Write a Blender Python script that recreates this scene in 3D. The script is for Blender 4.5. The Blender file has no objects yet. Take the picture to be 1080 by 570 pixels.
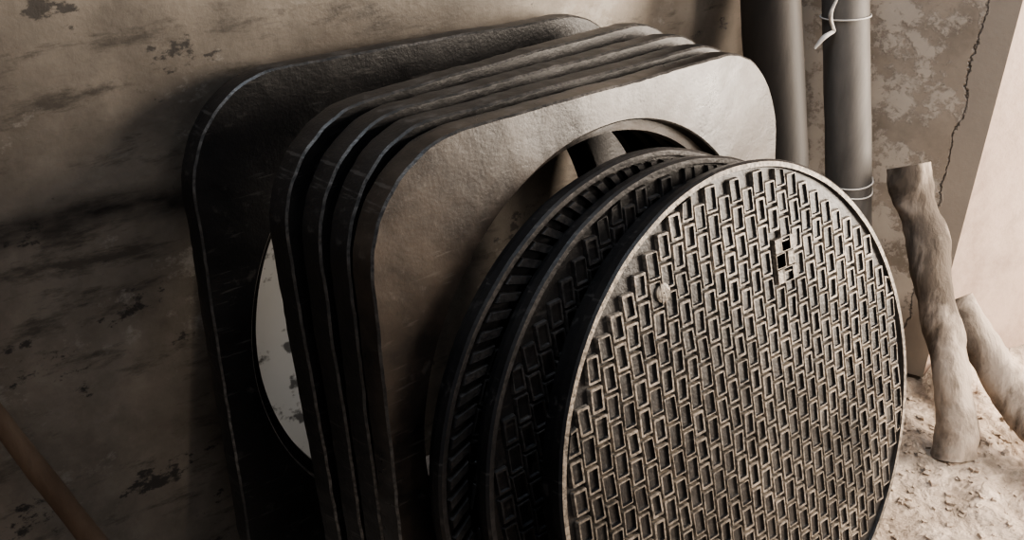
import bpy, bmesh, math, random
from mathutils import Vector, Matrix, noise
random.seed(4)
TAU=2*math.pi
# ------------------------------------------------------------ helpers
def link(o):
    bpy.context.collection.objects.link(o); return o
def mesh_obj(name, verts, faces, mats, fm=None, smooth=False, parent=None):
    me=bpy.data.meshes.new(name); me.from_pydata([tuple(v) for v in verts],[],faces)
    for m in mats: me.materials.append(m)
    if fm:
        for p,i in zip(me.polygons,fm): p.material_index=i
    if smooth:
        for p in me.polygons: p.use_smooth=True
    me.update()
    bm=bmesh.new(); bm.from_mesh(me); bmesh.ops.recalc_face_normals(bm,faces=bm.faces); bm.to_mesh(me); bm.free()
    o=link(bpy.data.objects.new(name,me))
    if parent: o.parent=parent
    return o
class NT:
    def __init__(s,name):
        s.m=bpy.data.materials.new(name); s.m.use_nodes=True; s.t=s.m.node_tree; s.b=s.t.nodes['Principled BSDF']
    def n(s,ty,**k):
        nd=s.t.nodes.new(ty)
        for a,v in k.items():
            if a.startswith('_'): setattr(nd,a[1:],v)
            else: nd.inputs[a.replace('__',' ')].default_value=v
        return nd
    def l(s,a,b): s.t.links.new(a,b)
    def coord(s,scale=(1,1,1),loc=(0,0,0)):
        tc=s.n('ShaderNodeTexCoord'); mp=s.n('ShaderNodeMapping'); mp.inputs['Scale'].default_value=scale; mp.inputs['Location'].default_value=loc
        s.l(tc.outputs['Object'],mp.inputs['Vector']); return mp.outputs[0]
    def noise(s,co,scale,detail=6,rough=.6,dist=0):
        n=s.n('ShaderNodeTexNoise'); n.inputs['Scale'].default_value=scale; n.inputs['Detail'].default_value=detail
        n.inputs['Roughness'].default_value=rough; n.inputs['Distortion'].default_value=dist; s.l(co,n.inputs['Vector']); return n.outputs['Fac']
    def ramp(s,fac,stops):
        r=s.n('ShaderNodeValToRGB'); e=r.color_ramp.elements
        while len(e)<len(stops): e.new(.5)
        for el,(p,c) in zip(e,stops):
            el.position=p; el.color=(c,c,c,1) if isinstance(c,(int,float)) else (*c,1)
        s.l(fac,r.inputs[0]); return r.outputs[0]
    def mix(s,fac,a,b,mode='MIX'):
        m=s.n('ShaderNodeMix',_data_type='RGBA',_blend_type=mode)
        for sock,v in ((m.inputs[0],fac),(m.inputs[6],a),(m.inputs[7],b)):
            if isinstance(v,(int,float)): sock.default_value=v
            elif isinstance(v,tuple): sock.default_value=(*v,1)
            else: s.l(v,sock)
        return m.outputs[2]
    def math(s,op,a,b=0.0,clamp=False):
        m=s.n('ShaderNodeMath',_operation=op,_use_clamp=clamp)
        for sock,v in zip(m.inputs,(a,b)):
            if isinstance(v,(int,float)): sock.default_value=v
            else: s.l(v,sock)
        return m.outputs[0]
    def set(s,name,v):
        k=s.b.inputs[name]
        if isinstance(v,(int,float)): k.default_value=v
        elif isinstance(v,tuple): k.default_value=(*v,1)
        else: s.l(v,k)
    def bump(s,h,strength=.4,dist=.01):
        b=s.n('ShaderNodeBump'); b.inputs['Strength'].default_value=strength; b.inputs['Distance'].default_value=dist
        s.l(h,b.inputs['Height']); s.l(b.outputs[0],s.b.inputs['Normal'])
# ------------------------------------------------------------ materials
def mat_iron(name,dust=.25,rough=.38,spec=.4,dcol=(.20,.175,.15),bs=.5):
    t=NT(name); co=t.coord()
    n1=t.noise(co,4,9,.65,.2); n2=t.noise(co,38,6,.65); n3=t.noise(co,230,2,.5)
    d=t.ramp(n1,[(.40,0),(.68,1)])
    col=t.mix(t.math('MULTIPLY',d,dust),(.0075,.0075,.0085),dcol)
    sp=t.ramp(n2,[(.60,0),(.68,1)])
    col=t.mix(t.math('MULTIPLY',sp,.14),col,(.22,.20,.18))
    st=t.noise(t.coord((1,9,1)),12,4,.6); col=t.mix(t.ramp(st,[(.62,0),(.68,.16)]),col,(.24,.22,.20))
    t.set('Base Color',col)
    r=t.math('ADD',t.math('MULTIPLY',n1,.5),rough-.2); r=t.math('ADD',r,t.math('MULTIPLY',n2,.15)); t.set('Roughness',r)
    t.set('Specular IOR Level',spec)
    h=t.math('ADD',t.math('MULTIPLY',n2,.5),t.math('MULTIPLY',n3,.14)); h=t.math('ADD',h,t.math('MULTIPLY',n1,.5))
    t.bump(h,bs,.006); return t.m
iron=mat_iron('painted_cast_iron',.08,.30,.46,bs=.36); iron_dusty=mat_iron('dusty_cast_iron',.34,.20,.48,(.22,.165,.12),.17); iron_dark=mat_iron('recess_cast_iron',.16,.30,.5)
def mat_rib(name,a,b,sp=None):
    t=NT(name); co=t.coord(); n1=t.noise(co,6,7,.65); n2=t.noise(co,130,3,.6)
    col=t.mix(t.ramp(n1,[(.35,0),(.65,1)]),a,b)
    col=t.mix(t.ramp(n2,[(.40,.7),(.55,0)]),col,(.03,.029,.028))
    t.set('Base Color',col); t.set('Roughness',.42); t.set('Metallic',.2); t.bump(n2,.5,.002); return t.m
rib=mat_rib('worn_rib_iron',(.12,.106,.090),(.40,.345,.285)); edge=mat_rib('worn_edge_iron',(.02,.02,.02),(.18,.165,.15)); rib_dark=mat_rib('painted_rib_iron',(.02,.02,.021),(.10,.092,.087))
def mat_wall(name,base,base2,smear=True,flake=0.0):
    t=NT(name); co=t.coord(); st=t.coord((1,1,3.5))
    n1=t.noise(co,1.7,9,.7,.2); n2=t.noise(co,10,8,.7); nf=t.noise(co,90,3,.6)
    col=t.mix(t.ramp(n1,[(.38,0),(.62,1)]),base,base2)
    col=t.mix(t.ramp(n2,[(.45,0),(.68,.5)]),col,tuple(c*.45 for c in base))
    h=t.math('ADD',t.math('MULTIPLY',n2,.5),t.math('MULTIPLY',nf,.15))
    tc=t.n('ShaderNodeTexCoord'); sp=t.n('ShaderNodeSeparateXYZ'); t.l(tc.outputs['Object'],sp.inputs[0])
    if smear:
        ns=t.noise(st,5,9,.72,.15)
        col=t.mix(t.ramp(ns,[(.53,0),(.63,.78)]),col,(.05,.043,.036))
        nd=t.noise(t.coord((1,1,1.6),(4,2,1)),6,7,.72); col=t.mix(t.ramp(nd,[(.585,0),(.615,.88)]),col,(.022,.022,.024))
        ng=t.noise(t.coord((1,1,1),(1,5,1)),1.6,5,.6); col=t.mix(t.ramp(ng,[(.40,0),(.58,.62)]),col,(.055,.047,.039))
        npl=t.noise(t.coord((1,1,1.4),(9,2,7)),4,8,.75); col=t.mix(t.ramp(npl,[(.56,0),(.62,.5)]),col,(.46,.43,.385)); h=t.math('ADD',h,t.math('MULTIPLY',npl,.4))
        z=t.math('ADD',sp.outputs[2],t.math('MULTIPLY',t.noise(co,5,4,.6),.10))
        dd=t.math('ABSOLUTE',t.math('SUBTRACT',z,.657))
        b=t.math('SUBTRACT',1.0,t.math('MULTIPLY',dd,36),True)
        lim=t.math('MULTIPLY',t.math('SUBTRACT',.05,sp.outputs[0]),8,True)
        b=t.math('MULTIPLY',t.math('MULTIPLY',b,lim),t.ramp(t.noise(st,20,4,.6),[(.3,.5),(.6,1)]))
        col=t.mix(b,col,(.015,.014,.014))
    if flake:
        v=t.noise(co,9,11,.75,0); ff=t.ramp(v,[(.49,0),(.53,1)])
        xe=t.math('ADD',sp.outputs[0],t.math('MULTIPLY',t.math('SUBTRACT',t.noise(co,8,5,.7),.5),.07))
        past=t.math('MULTIPLY',t.math('SUBTRACT',xe,.395),200,True)
        ff=t.math('MULTIPLY',ff,t.math('SUBTRACT',1.0,past))
        col=t.mix(t.math('MULTIPLY',ff,flake),col,(.44,.395,.345)); h=t.math('ADD',h,ff)
        col=t.mix(t.math('MULTIPLY',past,.7),col,(.25,.22,.19))
        ck=t.math('SUBTRACT',1.0,t.math('MULTIPLY',t.math('ABSOLUTE',t.math('SUBTRACT',xe,.395)),330),True)
        col=t.mix(ck,col,(.02,.017,.015)); h=t.math('SUBTRACT',h,ck)
    t.set('Base Color',col); t.set('Roughness',t.math('ADD',t.math('MULTIPLY',n1,.4),.32)); t.bump(h,.5,.007)
    return t.m
wall_a=mat_wall('scuffed_plaster',(.215,.182,.148),(.37,.325,.27))
wall_b=mat_wall('flaking_plaster',(.20,.17,.14),(.31,.265,.22),False,.6)
wall_c=mat_wall('pink_plaster',(.44,.335,.275),(.56,.445,.375),False)
def mat_simple(name,c1,c2,scale=12,rough=.6,stretch=(1,1,1),b=.4,bd=.004,lo=.35,hi=.68):
    t=NT(name); co=t.coord(stretch); n1=t.noise(co,scale,8,.65,.5); n2=t.noise(co,scale*8,3,.5)
    t.set('Base Color',t.mix(t.ramp(n1,[(lo,0),(hi,1)]),c1,c2)); t.set('Roughness',rough)
    t.bump(t.math('ADD',n1,t.math('MULTIPLY',n2,.3)),b,bd); return t.m
sand=mat_simple('sandy_floor',(.26,.21,.165),(.60,.50,.41),7,.9,b=1,bd=.03,lo=.4,hi=.6)
pipe_grey=mat_simple('grey_plastic',(.060,.056,.052),(.135,.125,.115),5,.6,(1,1,.3),lo=.4,hi=.6)
pipe_dark=mat_simple('brown_pipe',(.013,.011,.009),(.042,.033,.026),6,.6,(1,1,.3))
bark=mat_simple('peeled_log',(.10,.08,.063),(.38,.32,.265),7,.85,(1,1,.35),.9,.014,.43,.55)
bark2=mat_simple('brown_stick',(.11,.07,.045),(.22,.15,.10),9,.7,(1,1,.3),.6,.006)
cloth=mat_simple('white_plastic',(.50,.48,.45),(.70,.67,.63),20,.55)
def mat_board():
    t=NT('stained_white_board'); co=t.coord(); n=t.noise(co,22,5,.6); n1=t.noise(co,3,5,.6)
    col=t.mix(n1,(.50,.51,.51),(.78,.78,.76)); col=t.mix(t.ramp(n,[(.56,0),(.62,.85)]),col,(.06,.06,.06))
    t.set('Base Color',col); t.set('Roughness',.4); return t.m
board=mat_board()
tb=NT('socket_black'); tb.set('Base Color',(.002,.002,.002)); tb.set('Roughness',.9); tb.set('Specular IOR Level',0.0); black=tb.m
# ------------------------------------------------------------ camera
f=1102.0; th=.474; ro=.050; CH=1.164
fw=Vector((0,math.cos(th),-math.sin(th))); up=Vector((0,math.sin(th),math.cos(th))); rt=Vector((1,0,0))
r2=rt*math.cos(ro)+up*math.sin(ro); u2=-rt*math.sin(ro)+up*math.cos(ro)
M=Matrix(((r2.x,u2.x,-fw.x),(r2.y,u2.y,-fw.y),(r2.z,u2.z,-fw.z))).to_4x4(); M.translation=(0,0,CH)
cd=bpy.data.cameras.new('camera'); cd.sensor_width=36; cd.lens=f/1080*36; cd.clip_start=.02
cam=link(bpy.data.objects.new('camera',cd)); cam.matrix_world=M; bpy.context.scene.camera=cam
# ------------------------------------------------------------ room shell
P0=Vector((-.163,1.499)); D=Vector((.743,.668)).normalized()
c1=P0+D*.843; c2=Vector((.873,1.87)); c3=Vector((2.6,2.35))
def box_local(name,p,d,s0,s1,h,mat,thick=.12,tilt=0):
    v=[(s0,0,0),(s1,0,0),(s1,thick,0),(s0,thick,0)]; v=v+[(x,y+tilt,h) for x,y,z in v]
    o=mesh_obj(name,v,[(0,1,2,3),(4,5,6,7),(0,1,5,4),(1,2,6,5),(2,3,7,6),(3,0,4,7)],[mat])
    o.matrix_world=Matrix.Translation((p.x,p.y,0))@Matrix.Rotation(math.atan2(d.y,d.x),4,'Z'); return o
box_local('wall_left',P0,D,-3.0,.90,2.6,wall_a)
box_local('wall_back',c1,c2-c1,0,(c2-c1).length,2.6,wall_b)
box_local('wall_right',c2,c3-c2,0,(c3-c2).length,2.6,wall_c)
nw=Vector((D.y,-D.x))
box_local('white_board',P0+nw*.050,D,-.335,-.06,.575,board,thick=.005,tilt=.040)
N=260; vs=[];fs=[]
x0,x1,y0,y1=-2.6,2.8,-1.2,2.7
def floor_z(x,y):
    z=.010*noise.fractal(Vector((x*5,y*5,0)),1,2,5)-.008
    w=max(0,min(1,(x-.70)/.3)); z+=w*(.020*noise.fractal(Vector((x*16,y*16,3)),1,2,5)+.006)
    k=max(0,min(1,(y-(1.72+.28*(x-.87)))/.15)) if x>.87 else 0
    z+=k*.05
    return min(z,.07 if x>.7 else 0)
for j in range(N+1):
    for i in range(N+1):
        x=x0+(x1-x0)*i/N; y=y0+(y1-y0)*j/N; vs.append((x,y,floor_z(x,y)))
for j in range(N):
    for i in range(N):
        a=j*(N+1)+i; fs.append((a,a+1,a+N+2,a+N+1))
floor=mesh_obj('floor',vs,fs,[sand],smooth=True)
# ------------------------------------------------------------ manhole parts
def place(o,x,y,psi,al,t,roll=0,px=0):
    U=Vector((math.cos(psi),math.sin(psi),0)); b=Vector((-math.sin(psi),math.cos(psi),0))
    V=math.cos(al)*Vector((0,0,1))+math.sin(al)*b; Nn=U.cross(V)
    m=Matrix(((U.x,V.x,Nn.x),(U.y,V.y,Nn.y),(U.z,V.z,Nn.z))).to_4x4(); m.translation=(x,y,t*math.sin(al))
    o.matrix_world=m@Matrix.Translation((px,0,0))@Matrix.Rotation(roll,4,'Z')@Matrix.Translation((-px,0,0))
S=.78; RC=.145; RH=.342; FT=.036
def rounded(phi,S,rc):
    c,s=math.cos(phi),math.sin(phi); h=S/2; k=h/max(abs(c),abs(s)); x,y=k*c,k*s
    a=h-rc
    if abs(x)>a and abs(y)>a:
        cx,cy=math.copysign(a,x),math.copysign(a,y); B=cx*c+cy*s; C=cx*cx+cy*cy-rc*rc
        k=B+math.sqrt(max(0,B*B-C)); x,y=k*c,k*s
    return x,y
def frame(x,y,psi,al,mat,seed,roll=0):
    n=360; rings=[]
    def ring(fn,z): rings.append([(*fn(TAU*i/n),z) for i in range(n)])
    def outer(ins,s2=0):
        def g(p):
            X,Y=rounded(p,S-2*ins,RC-ins); w=1+.005*noise.noise(Vector((math.cos(p)*4,math.sin(p)*4,seed)))
            w+=.0026*noise.fractal(Vector((math.cos(p)*22,math.sin(p)*22,seed+9+s2)),1,2,3)
            return X*w,Y*w+S/2
        return g
    def circ(r):
        return lambda p:(r*math.cos(p),r*math.sin(p)+S/2)
    def mid(k):
        a=outer(.0)
        return lambda p:tuple(u*(1-k)+v*k for u,v in zip(a(p),circ(RH)(p)))
    t=FT
    ring(outer(.0030),0); ring(mid(.5),0); ring(circ(RH+.002),0); ring(circ(RH),-.002); ring(circ(RH-.002),-.020); ring(circ(RH-.016),-.021)
    ring(circ(RH-.018),-t+.002); ring(circ(RH-.014),-t); ring(outer(.002,.3),-t); ring(outer(.0003,.3),-t+.002); ring(outer(-.001,.15),-t*.5); ring(outer(.0003),-.0026)
    V=[(a,b,c+.0012*noise.noise(Vector((a*12,b*12,seed)))+.0003*noise.noise(Vector((a*50,b*50,seed)))) for r in rings for a,b,c in r]; F=[];FM=[]
    m=len(rings)
    for k in range(m):
        for i in range(n):
            k2=(k+1)%m; F.append((k*n+i,k*n+(i+1)%n,k2*n+(i+1)%n,k2*n+i)); FM.append(1 if k in (2,8,11) else 0)
    o=mesh_obj('manhole_frame',V,F,[mat,edge],FM,smooth=True)
    o.data.set_sharp_from_angle(angle=math.radians(32))
    place(o,x,y,psi,al,FT,roll,-(S/2-RC)); return o
n_dir=Vector((.696,-.718)); U5=Vector((.718,.696))
F5=Vector((.181,1.184)); F1=Vector((-.066,1.391))
def fr(s,dpsi,al,side,mat,seed,roll=0):
    p=F5-n_dir*s+U5*side
    frame(p.x,p.y,.80+dpsi,al,mat,seed,roll)
fr(-.003,0,.144,.010,iron_dusty,1)
fr(.042,.004,.146,.012,iron,2,.002)
fr(.091,.012,.149,.016,iron,3,.014)
fr(.142,.022,.155,.014,iron,4,.026)
frame(F1.x+.012,F1.y-.012,.745,.126,iron,5)
def cover(x,y,psi,al,r,rot,seed,T=.036,keyholes=False,mats=None,band=0):
    V=[];F=[];FM=[]
    n=160
    rings=[(r-.011,-.006),(r-.0095,-.0003),(r-.003,0),(r,-.003),(r-.001,-.016),(r-.006,-.018),(r-.010,-T+.003),(r-.014,-T)]
    for rr,z in rings:
        for i in range(n):
            p=TAU*i/n; w=1+.002*noise.noise(Vector((math.cos(p)*6,math.sin(p)*6,seed)))
            V.append((rr*w*math.cos(p),rr*w*math.sin(p),z))
    for k in range(len(rings)-1):
        for i in range(n):
            F.append((k*n+i,k*n+(i+1)%n,(k+1)*n+(i+1)%n,(k+1)*n+i)); FM.append([1,0,2,2,2,2,2][k])
    F.append(tuple(range(n))); FM.append(1)
    F.append(tuple((len(rings)-1)*n+i for i in range(n))); FM.append(2)
    RL=r-.0125-band
    if band:
        m=int(TAU*r/.026); r0,r1=r-.0125-band+.004,r-.014
        for i in range(m):
            b0=len(V); a0=TAU*i/m; wd=.0070; sk=.020
            for z,ins in ((-.0065,0),(.0005,.0014)):
                for rr,sg in ((r0+ins,-1),(r1-ins,-1),(r1-ins,1),(r0+ins,1)):
                    tt=(rr-r0)/(r1-r0); a=a0+(sk*tt+sg*(wd-ins))/rr
                    V.append((rr*math.cos(a),rr*math.sin(a),z))
            for k in range(4): F.append((b0+k,b0+(k+1)%4,b0+4+(k+1)%4,b0+4+k)); FM.append(0)
            F.append((b0+4,b0+5,b0+6,b0+7)); FM.append(0)
    px,py=.0232,.0362; w,h=.0216,.0342; bar=.0037
    c8=((-1,-.93),(-.9,-1),(.9,-1),(1,-.93),(1,.93),(.9,1),(-.9,1),(-1,.93))
    for ci in range(-17,18):
        for rj in range(-14,15):
            cx=ci*px; cy=rj*py+(py/2 if ci%2 else 0)
            if math.hypot(cx,cy)>RL-.004: continue
            if keyholes and .062<cx<.110 and .182<cy<.244: continue
            hw=w/2*random.uniform(.93,1.03); hh=h/2*random.uniform(.92,1.03); jx=random.uniform(-.0006,.0006)
            ba=bar*random.uniform(.75,1.3); sk=random.uniform(-.0008,.0008)
            def rect(dx,dy,z):
                out=[]
                for a,b in c8:
                    X=cx+jx+a*dx+sk*b; Y=cy+b*dy; R=math.hypot(X,Y)
                    if R>RL: X*=RL/R; Y*=RL/R
                    out.append((X,Y,z))
                return out
            b0=len(V); zt=-.0002+random.uniform(-.0008,.0003)
            for q in (rect(hw,hh,-.0060),rect(hw-.0010,hh-.0010,zt),rect(hw-ba+.0008,hh-ba+.0004,zt),rect(hw-ba-.0004,hh-ba-.0008,-.0034)): V+=q
            for k in range(3):
                for i in range(8):
                    F.append((b0+k*8+i,b0+k*8+(i+1)%8,b0+(k+1)*8+(i+1)%8,b0+(k+1)*8+i)); FM.append([0,0,1][k])
            F.append(tuple(range(b0+24,b0+32))); FM.append(1)
    if keyholes:
        bx,by=-.150,.235; b0=len(V)
        for rr,z in ((.013,-.006),(.012,-.0010),(.009,-.0004),(.001,-.0003)):
            for i in range(24): V.append((bx+rr*math.cos(TAU*i/24),by+rr*math.sin(TAU*i/24),z))
        for k in range(3):
            for i in range(24):
                F.append((b0+k*24+i,b0+k*24+(i+1)%24,b0+(k+1)*24+(i+1)%24,b0+(k+1)*24+i)); FM.append(0)
        cx,cy=.086,.213
        for dx,dy,hole in [(.004,.021,1),(-.0095,.0,1),(.004,-.021,1),(.0125,.0,0),(-.013,.021,0),(-.013,-.021,0),(.019,.021,0),(.019,-.021,0)]:
            sx,sy=(.0090,.0090) if hole else (.0050,.0085)
            kx,ky=cx+dx,cy+dy; b0=len(V)
            for g,z in ((.0015,-.006),(.0010,.0004),(0,.0004),(-.0006,-.0046 if hole else .0002)):
                V+=[(kx+a*(sx+g),ky+b*(sy+g),z) for a,b in ((-1,-1),(1,-1),(1,1),(-1,1))]
            for k in range(3):
                for i in range(4):
                    F.append((b0+k*4+i,b0+k*4+(i+1)%4,b0+(k+1)*4+(i+1)%4,b0+(k+1)*4+i)); FM.append([0,0,3 if hole else 0][k])
            F.append((b0+12,b0+13,b0+14,b0+15)); FM.append(3 if hole else 0)
    cr,sr=math.cos(rot),math.sin(rot)
    V=[(a*cr-b*sr,a*sr+b*cr+r,c) for a,b,c in V]
    o=mesh_obj('manhole_cover',V,F,mats or (rib,iron_dark,iron,black),FM)
    place(o,x,y,psi,al,T); return o
L1=Vector((.416,1.064)); cover(L1.x,L1.y,.730,.312,.359,0,1,T=.045,keyholes=True)
dk=(rib_dark,iron_dark,iron,black)
p=F5+n_dir*.160+U5*.030; cover(p.x,p.y,.74,.25,.357,.05,2,mats=dk)
p=F5+n_dir*.085+U5*.000; cover(p.x,p.y,.76,.19,.357,-.4,3,mats=dk,band=.034)
# ------------------------------------------------------------ tubes (logs, pipes, sticks)
def tube(name,pts,rad,mat,seg=28,sub=10,bump=.0,seed=0,hollow=0,parent=None,freq=14):
    P=[Vector(p) for p in pts]; n=len(P)
    def cr(i,t):
        a=P[max(i-1,0)];b=P[i];c=P[i+1];d=P[min(i+2,n-1)]
        return .5*((2*b)+(c-a)*t+(2*a-5*b+4*c-d)*t*t+(3*b-a-3*c+d)*t**3)
    C=[];R=[]
    for i in range(n-1):
        for k in range(sub):
            t=k/sub; C.append(cr(i,t)); R.append(rad[i]*(1-t)+rad[i+1]*t)
    C.append(P[-1]);R.append(rad[-1])
    V=[];F=[]; ref=Vector((0.1,1,0.05)).normalized()
    for i,c in enumerate(C):
        tg=(C[min(i+1,len(C)-1)]-C[max(i-1,0)]).normalized(); a=tg.cross(ref).normalized(); b=tg.cross(a)
        for j in range(seg):
            p=TAU*j/seg; d=a*math.cos(p)+b*math.sin(p)
            q=c+d*R[i]; rr=R[i]*(1+bump*noise.fractal(q*freq+Vector((seed,0,0)),1,2,5))
            V.append(c+d*rr)
    m=len(C)
    for i in range(m-1):
        for j in range(seg): F.append((i*seg+j,i*seg+(j+1)%seg,(i+1)*seg+(j+1)%seg,(i+1)*seg+j))
    if hollow:
        b0=len(V)
        for i in range(m):
            for j in range(seg): V.append(C[i]+(V[i*seg+j]-C[i])*(1-hollow))
        for i in range(m-1):
            for j in range(seg): F.append((b0+i*seg+j,b0+i*seg+(j+1)%seg,b0+(i+1)*seg+(j+1)%seg,b0+(i+1)*seg+j))
        for e in (0,m-1):
            for j in range(seg): F.append((e*seg+j,e*seg+(j+1)%seg,b0+e*seg+(j+1)%seg,b0+e*seg+j))
    else:
        F.append(tuple(range(seg))); F.append(tuple((m-1)*seg+j for j in range(seg)))
    o=mesh_obj(name,V,F,[mat],parent=parent)
    for p in o.data.polygons: p.use_smooth=len(p.vertices)==4
    o.data.set_sharp_from_angle(angle=math.radians(60))
    return o
def lerp(a,b,t): return tuple(x+(y-x)*t for x,y in zip(a,b))
g0,g1=(.700,1.775,0),(.533,1.935,1.0)
gp=tube('plastic_pipe',[g0,lerp(g0,g1,.5),g1],[.042,.042,.041],pipe_grey,bump=.04,hollow=.1,freq=8)
for k,s in enumerate((.43,.445,.74)):
    c=Vector(lerp(g0,g1,s)); pts=[]
    for i in range(13):
        a=TAU*i/12; pts.append((c.x+.044*math.cos(a),c.y+.044*math.sin(a),c.z+.006*math.sin(a+k)))
    tube(f'string_{k}',pts,[.0014]*13,cloth,seg=6,sub=3,parent=gp)
c=Vector(lerp(g0,g1,.72))
tube('string_tail_a',[(c.x-.03,c.y-.035,c.z),(c.x-.045,c.y-.045,c.z+.03),(c.x-.04,c.y-.05,c.z+.06)],[.003,.004,.002],cloth,seg=6,parent=gp,bump=.4)
tube('string_tail_b',[(c.x-.03,c.y-.035,c.z),(c.x-.050,c.y-.045,c.z-.01),(c.x-.062,c.y-.045,c.z-.030)],[.003,.005,.002],cloth,seg=6,parent=gp,bump=.4)
d0,d1=(.566,1.72,0),(.386,1.885,1.0)
tube('steel_pipe',[d0,lerp(d0,d1,.5),d1],[.052,.052,.052],pipe_dark,bump=.03,hollow=.1,freq=5)
tube('log',[(.845,1.60,-.003),(.836,1.64,.10),(.790,1.72,.27),(.745,1.80,.42),(.728,1.83,.485)],[.042,.036,.034,.037,.041],bark,bump=.30,seed=3,freq=10,seg=40,sub=16)
tube('log',[(1.04,1.53,.028),(.960,1.63,.095),(.90,1.73,.165),(.860,1.785,.235)],[.036,.035,.034,.028],bark,bump=.28,seed=8,freq=10,seg=40,sub=16)
tube('stick',[(.735,1.62,.0),(.705,1.70,.18),(.672,1.77,.34)],[.011,.010,.008],bark2,bump=.2,seed=5,seg=12)
tube('stick',[(-.478,1.098,.0),(-.54,1.066,.178),(-.613,1.032,.393),(-.672,1.004,.57)],[.016,.015,.014,.013],bark2,bump=.15,seed=7,seg=14)
V=[];F=[]
for k in range(650):
    x=random.uniform(.66,1.25); y=random.uniform(1.25,1.80); s=random.choice((.0012,.0015,.002,.003,.0045,.006)); b0=len(V); z0=floor_z(x,y); a0=random.uniform(0,TAU); ca,sa=math.cos(a0),math.sin(a0)
    for a in (-1,1):
        for b in (-1,1):
            for c in (-1,1):
                u,v=a*s*random.uniform(.5,1.3),b*s*random.uniform(.5,1.3)
                V.append((x+u*ca-v*sa,y+u*sa+v*ca,z0+s*.3+c*s*random.uniform(.3,.7)))
    F+=[tuple(b0+i for i in q) for q in ((0,1,3,2),(4,5,7,6),(0,1,5,4),(2,3,7,6),(0,2,6,4),(1,3,7,5))]
mesh_obj('rubble',V,F,[sand],parent=floor)
# ------------------------------------------------------------ light
def area(name,loc,tgt,sx,sy,e,col,spread=180):
    l=bpy.data.lights.new(name,'AREA'); l.shape='RECTANGLE'; l.size=sx; l.size_y=sy; l.energy=e; l.color=col; l.spread=math.radians(spread)
    o=link(bpy.data.objects.new(name,l)); o.location=loc
    o.rotation_euler=(Vector(tgt)-Vector(loc)).to_track_quat('-Z','Y').to_euler(); return o
area('doorway_light',(2.45,1.62,1.0),(.2,1.4,.6),.8,1.4,125,(1,.87,.73))
area('right_wall_fill',(2.0,-.2,1.9),(1.15,1.7,.2),.8,.8,11,(1,.89,.79),60)  # added fill lamp to brighten right wall, logs and floor, not an actual window
area('skylight',(-.3,1.0,2.9),(.1,1.4,.5),1.3,1.1,38,(.80,.89,1))
w=bpy.data.worlds.new('world'); bpy.context.scene.world=w; w.use_nodes=True
w.node_tree.nodes['Background'].inputs[0].default_value=(.92,.93,1,1); w.node_tree.nodes['Background'].inputs[1].default_value=.17
try: bpy.context.scene.view_settings.look='AgX - Medium High Contrast'
except Exception as e: print(e)
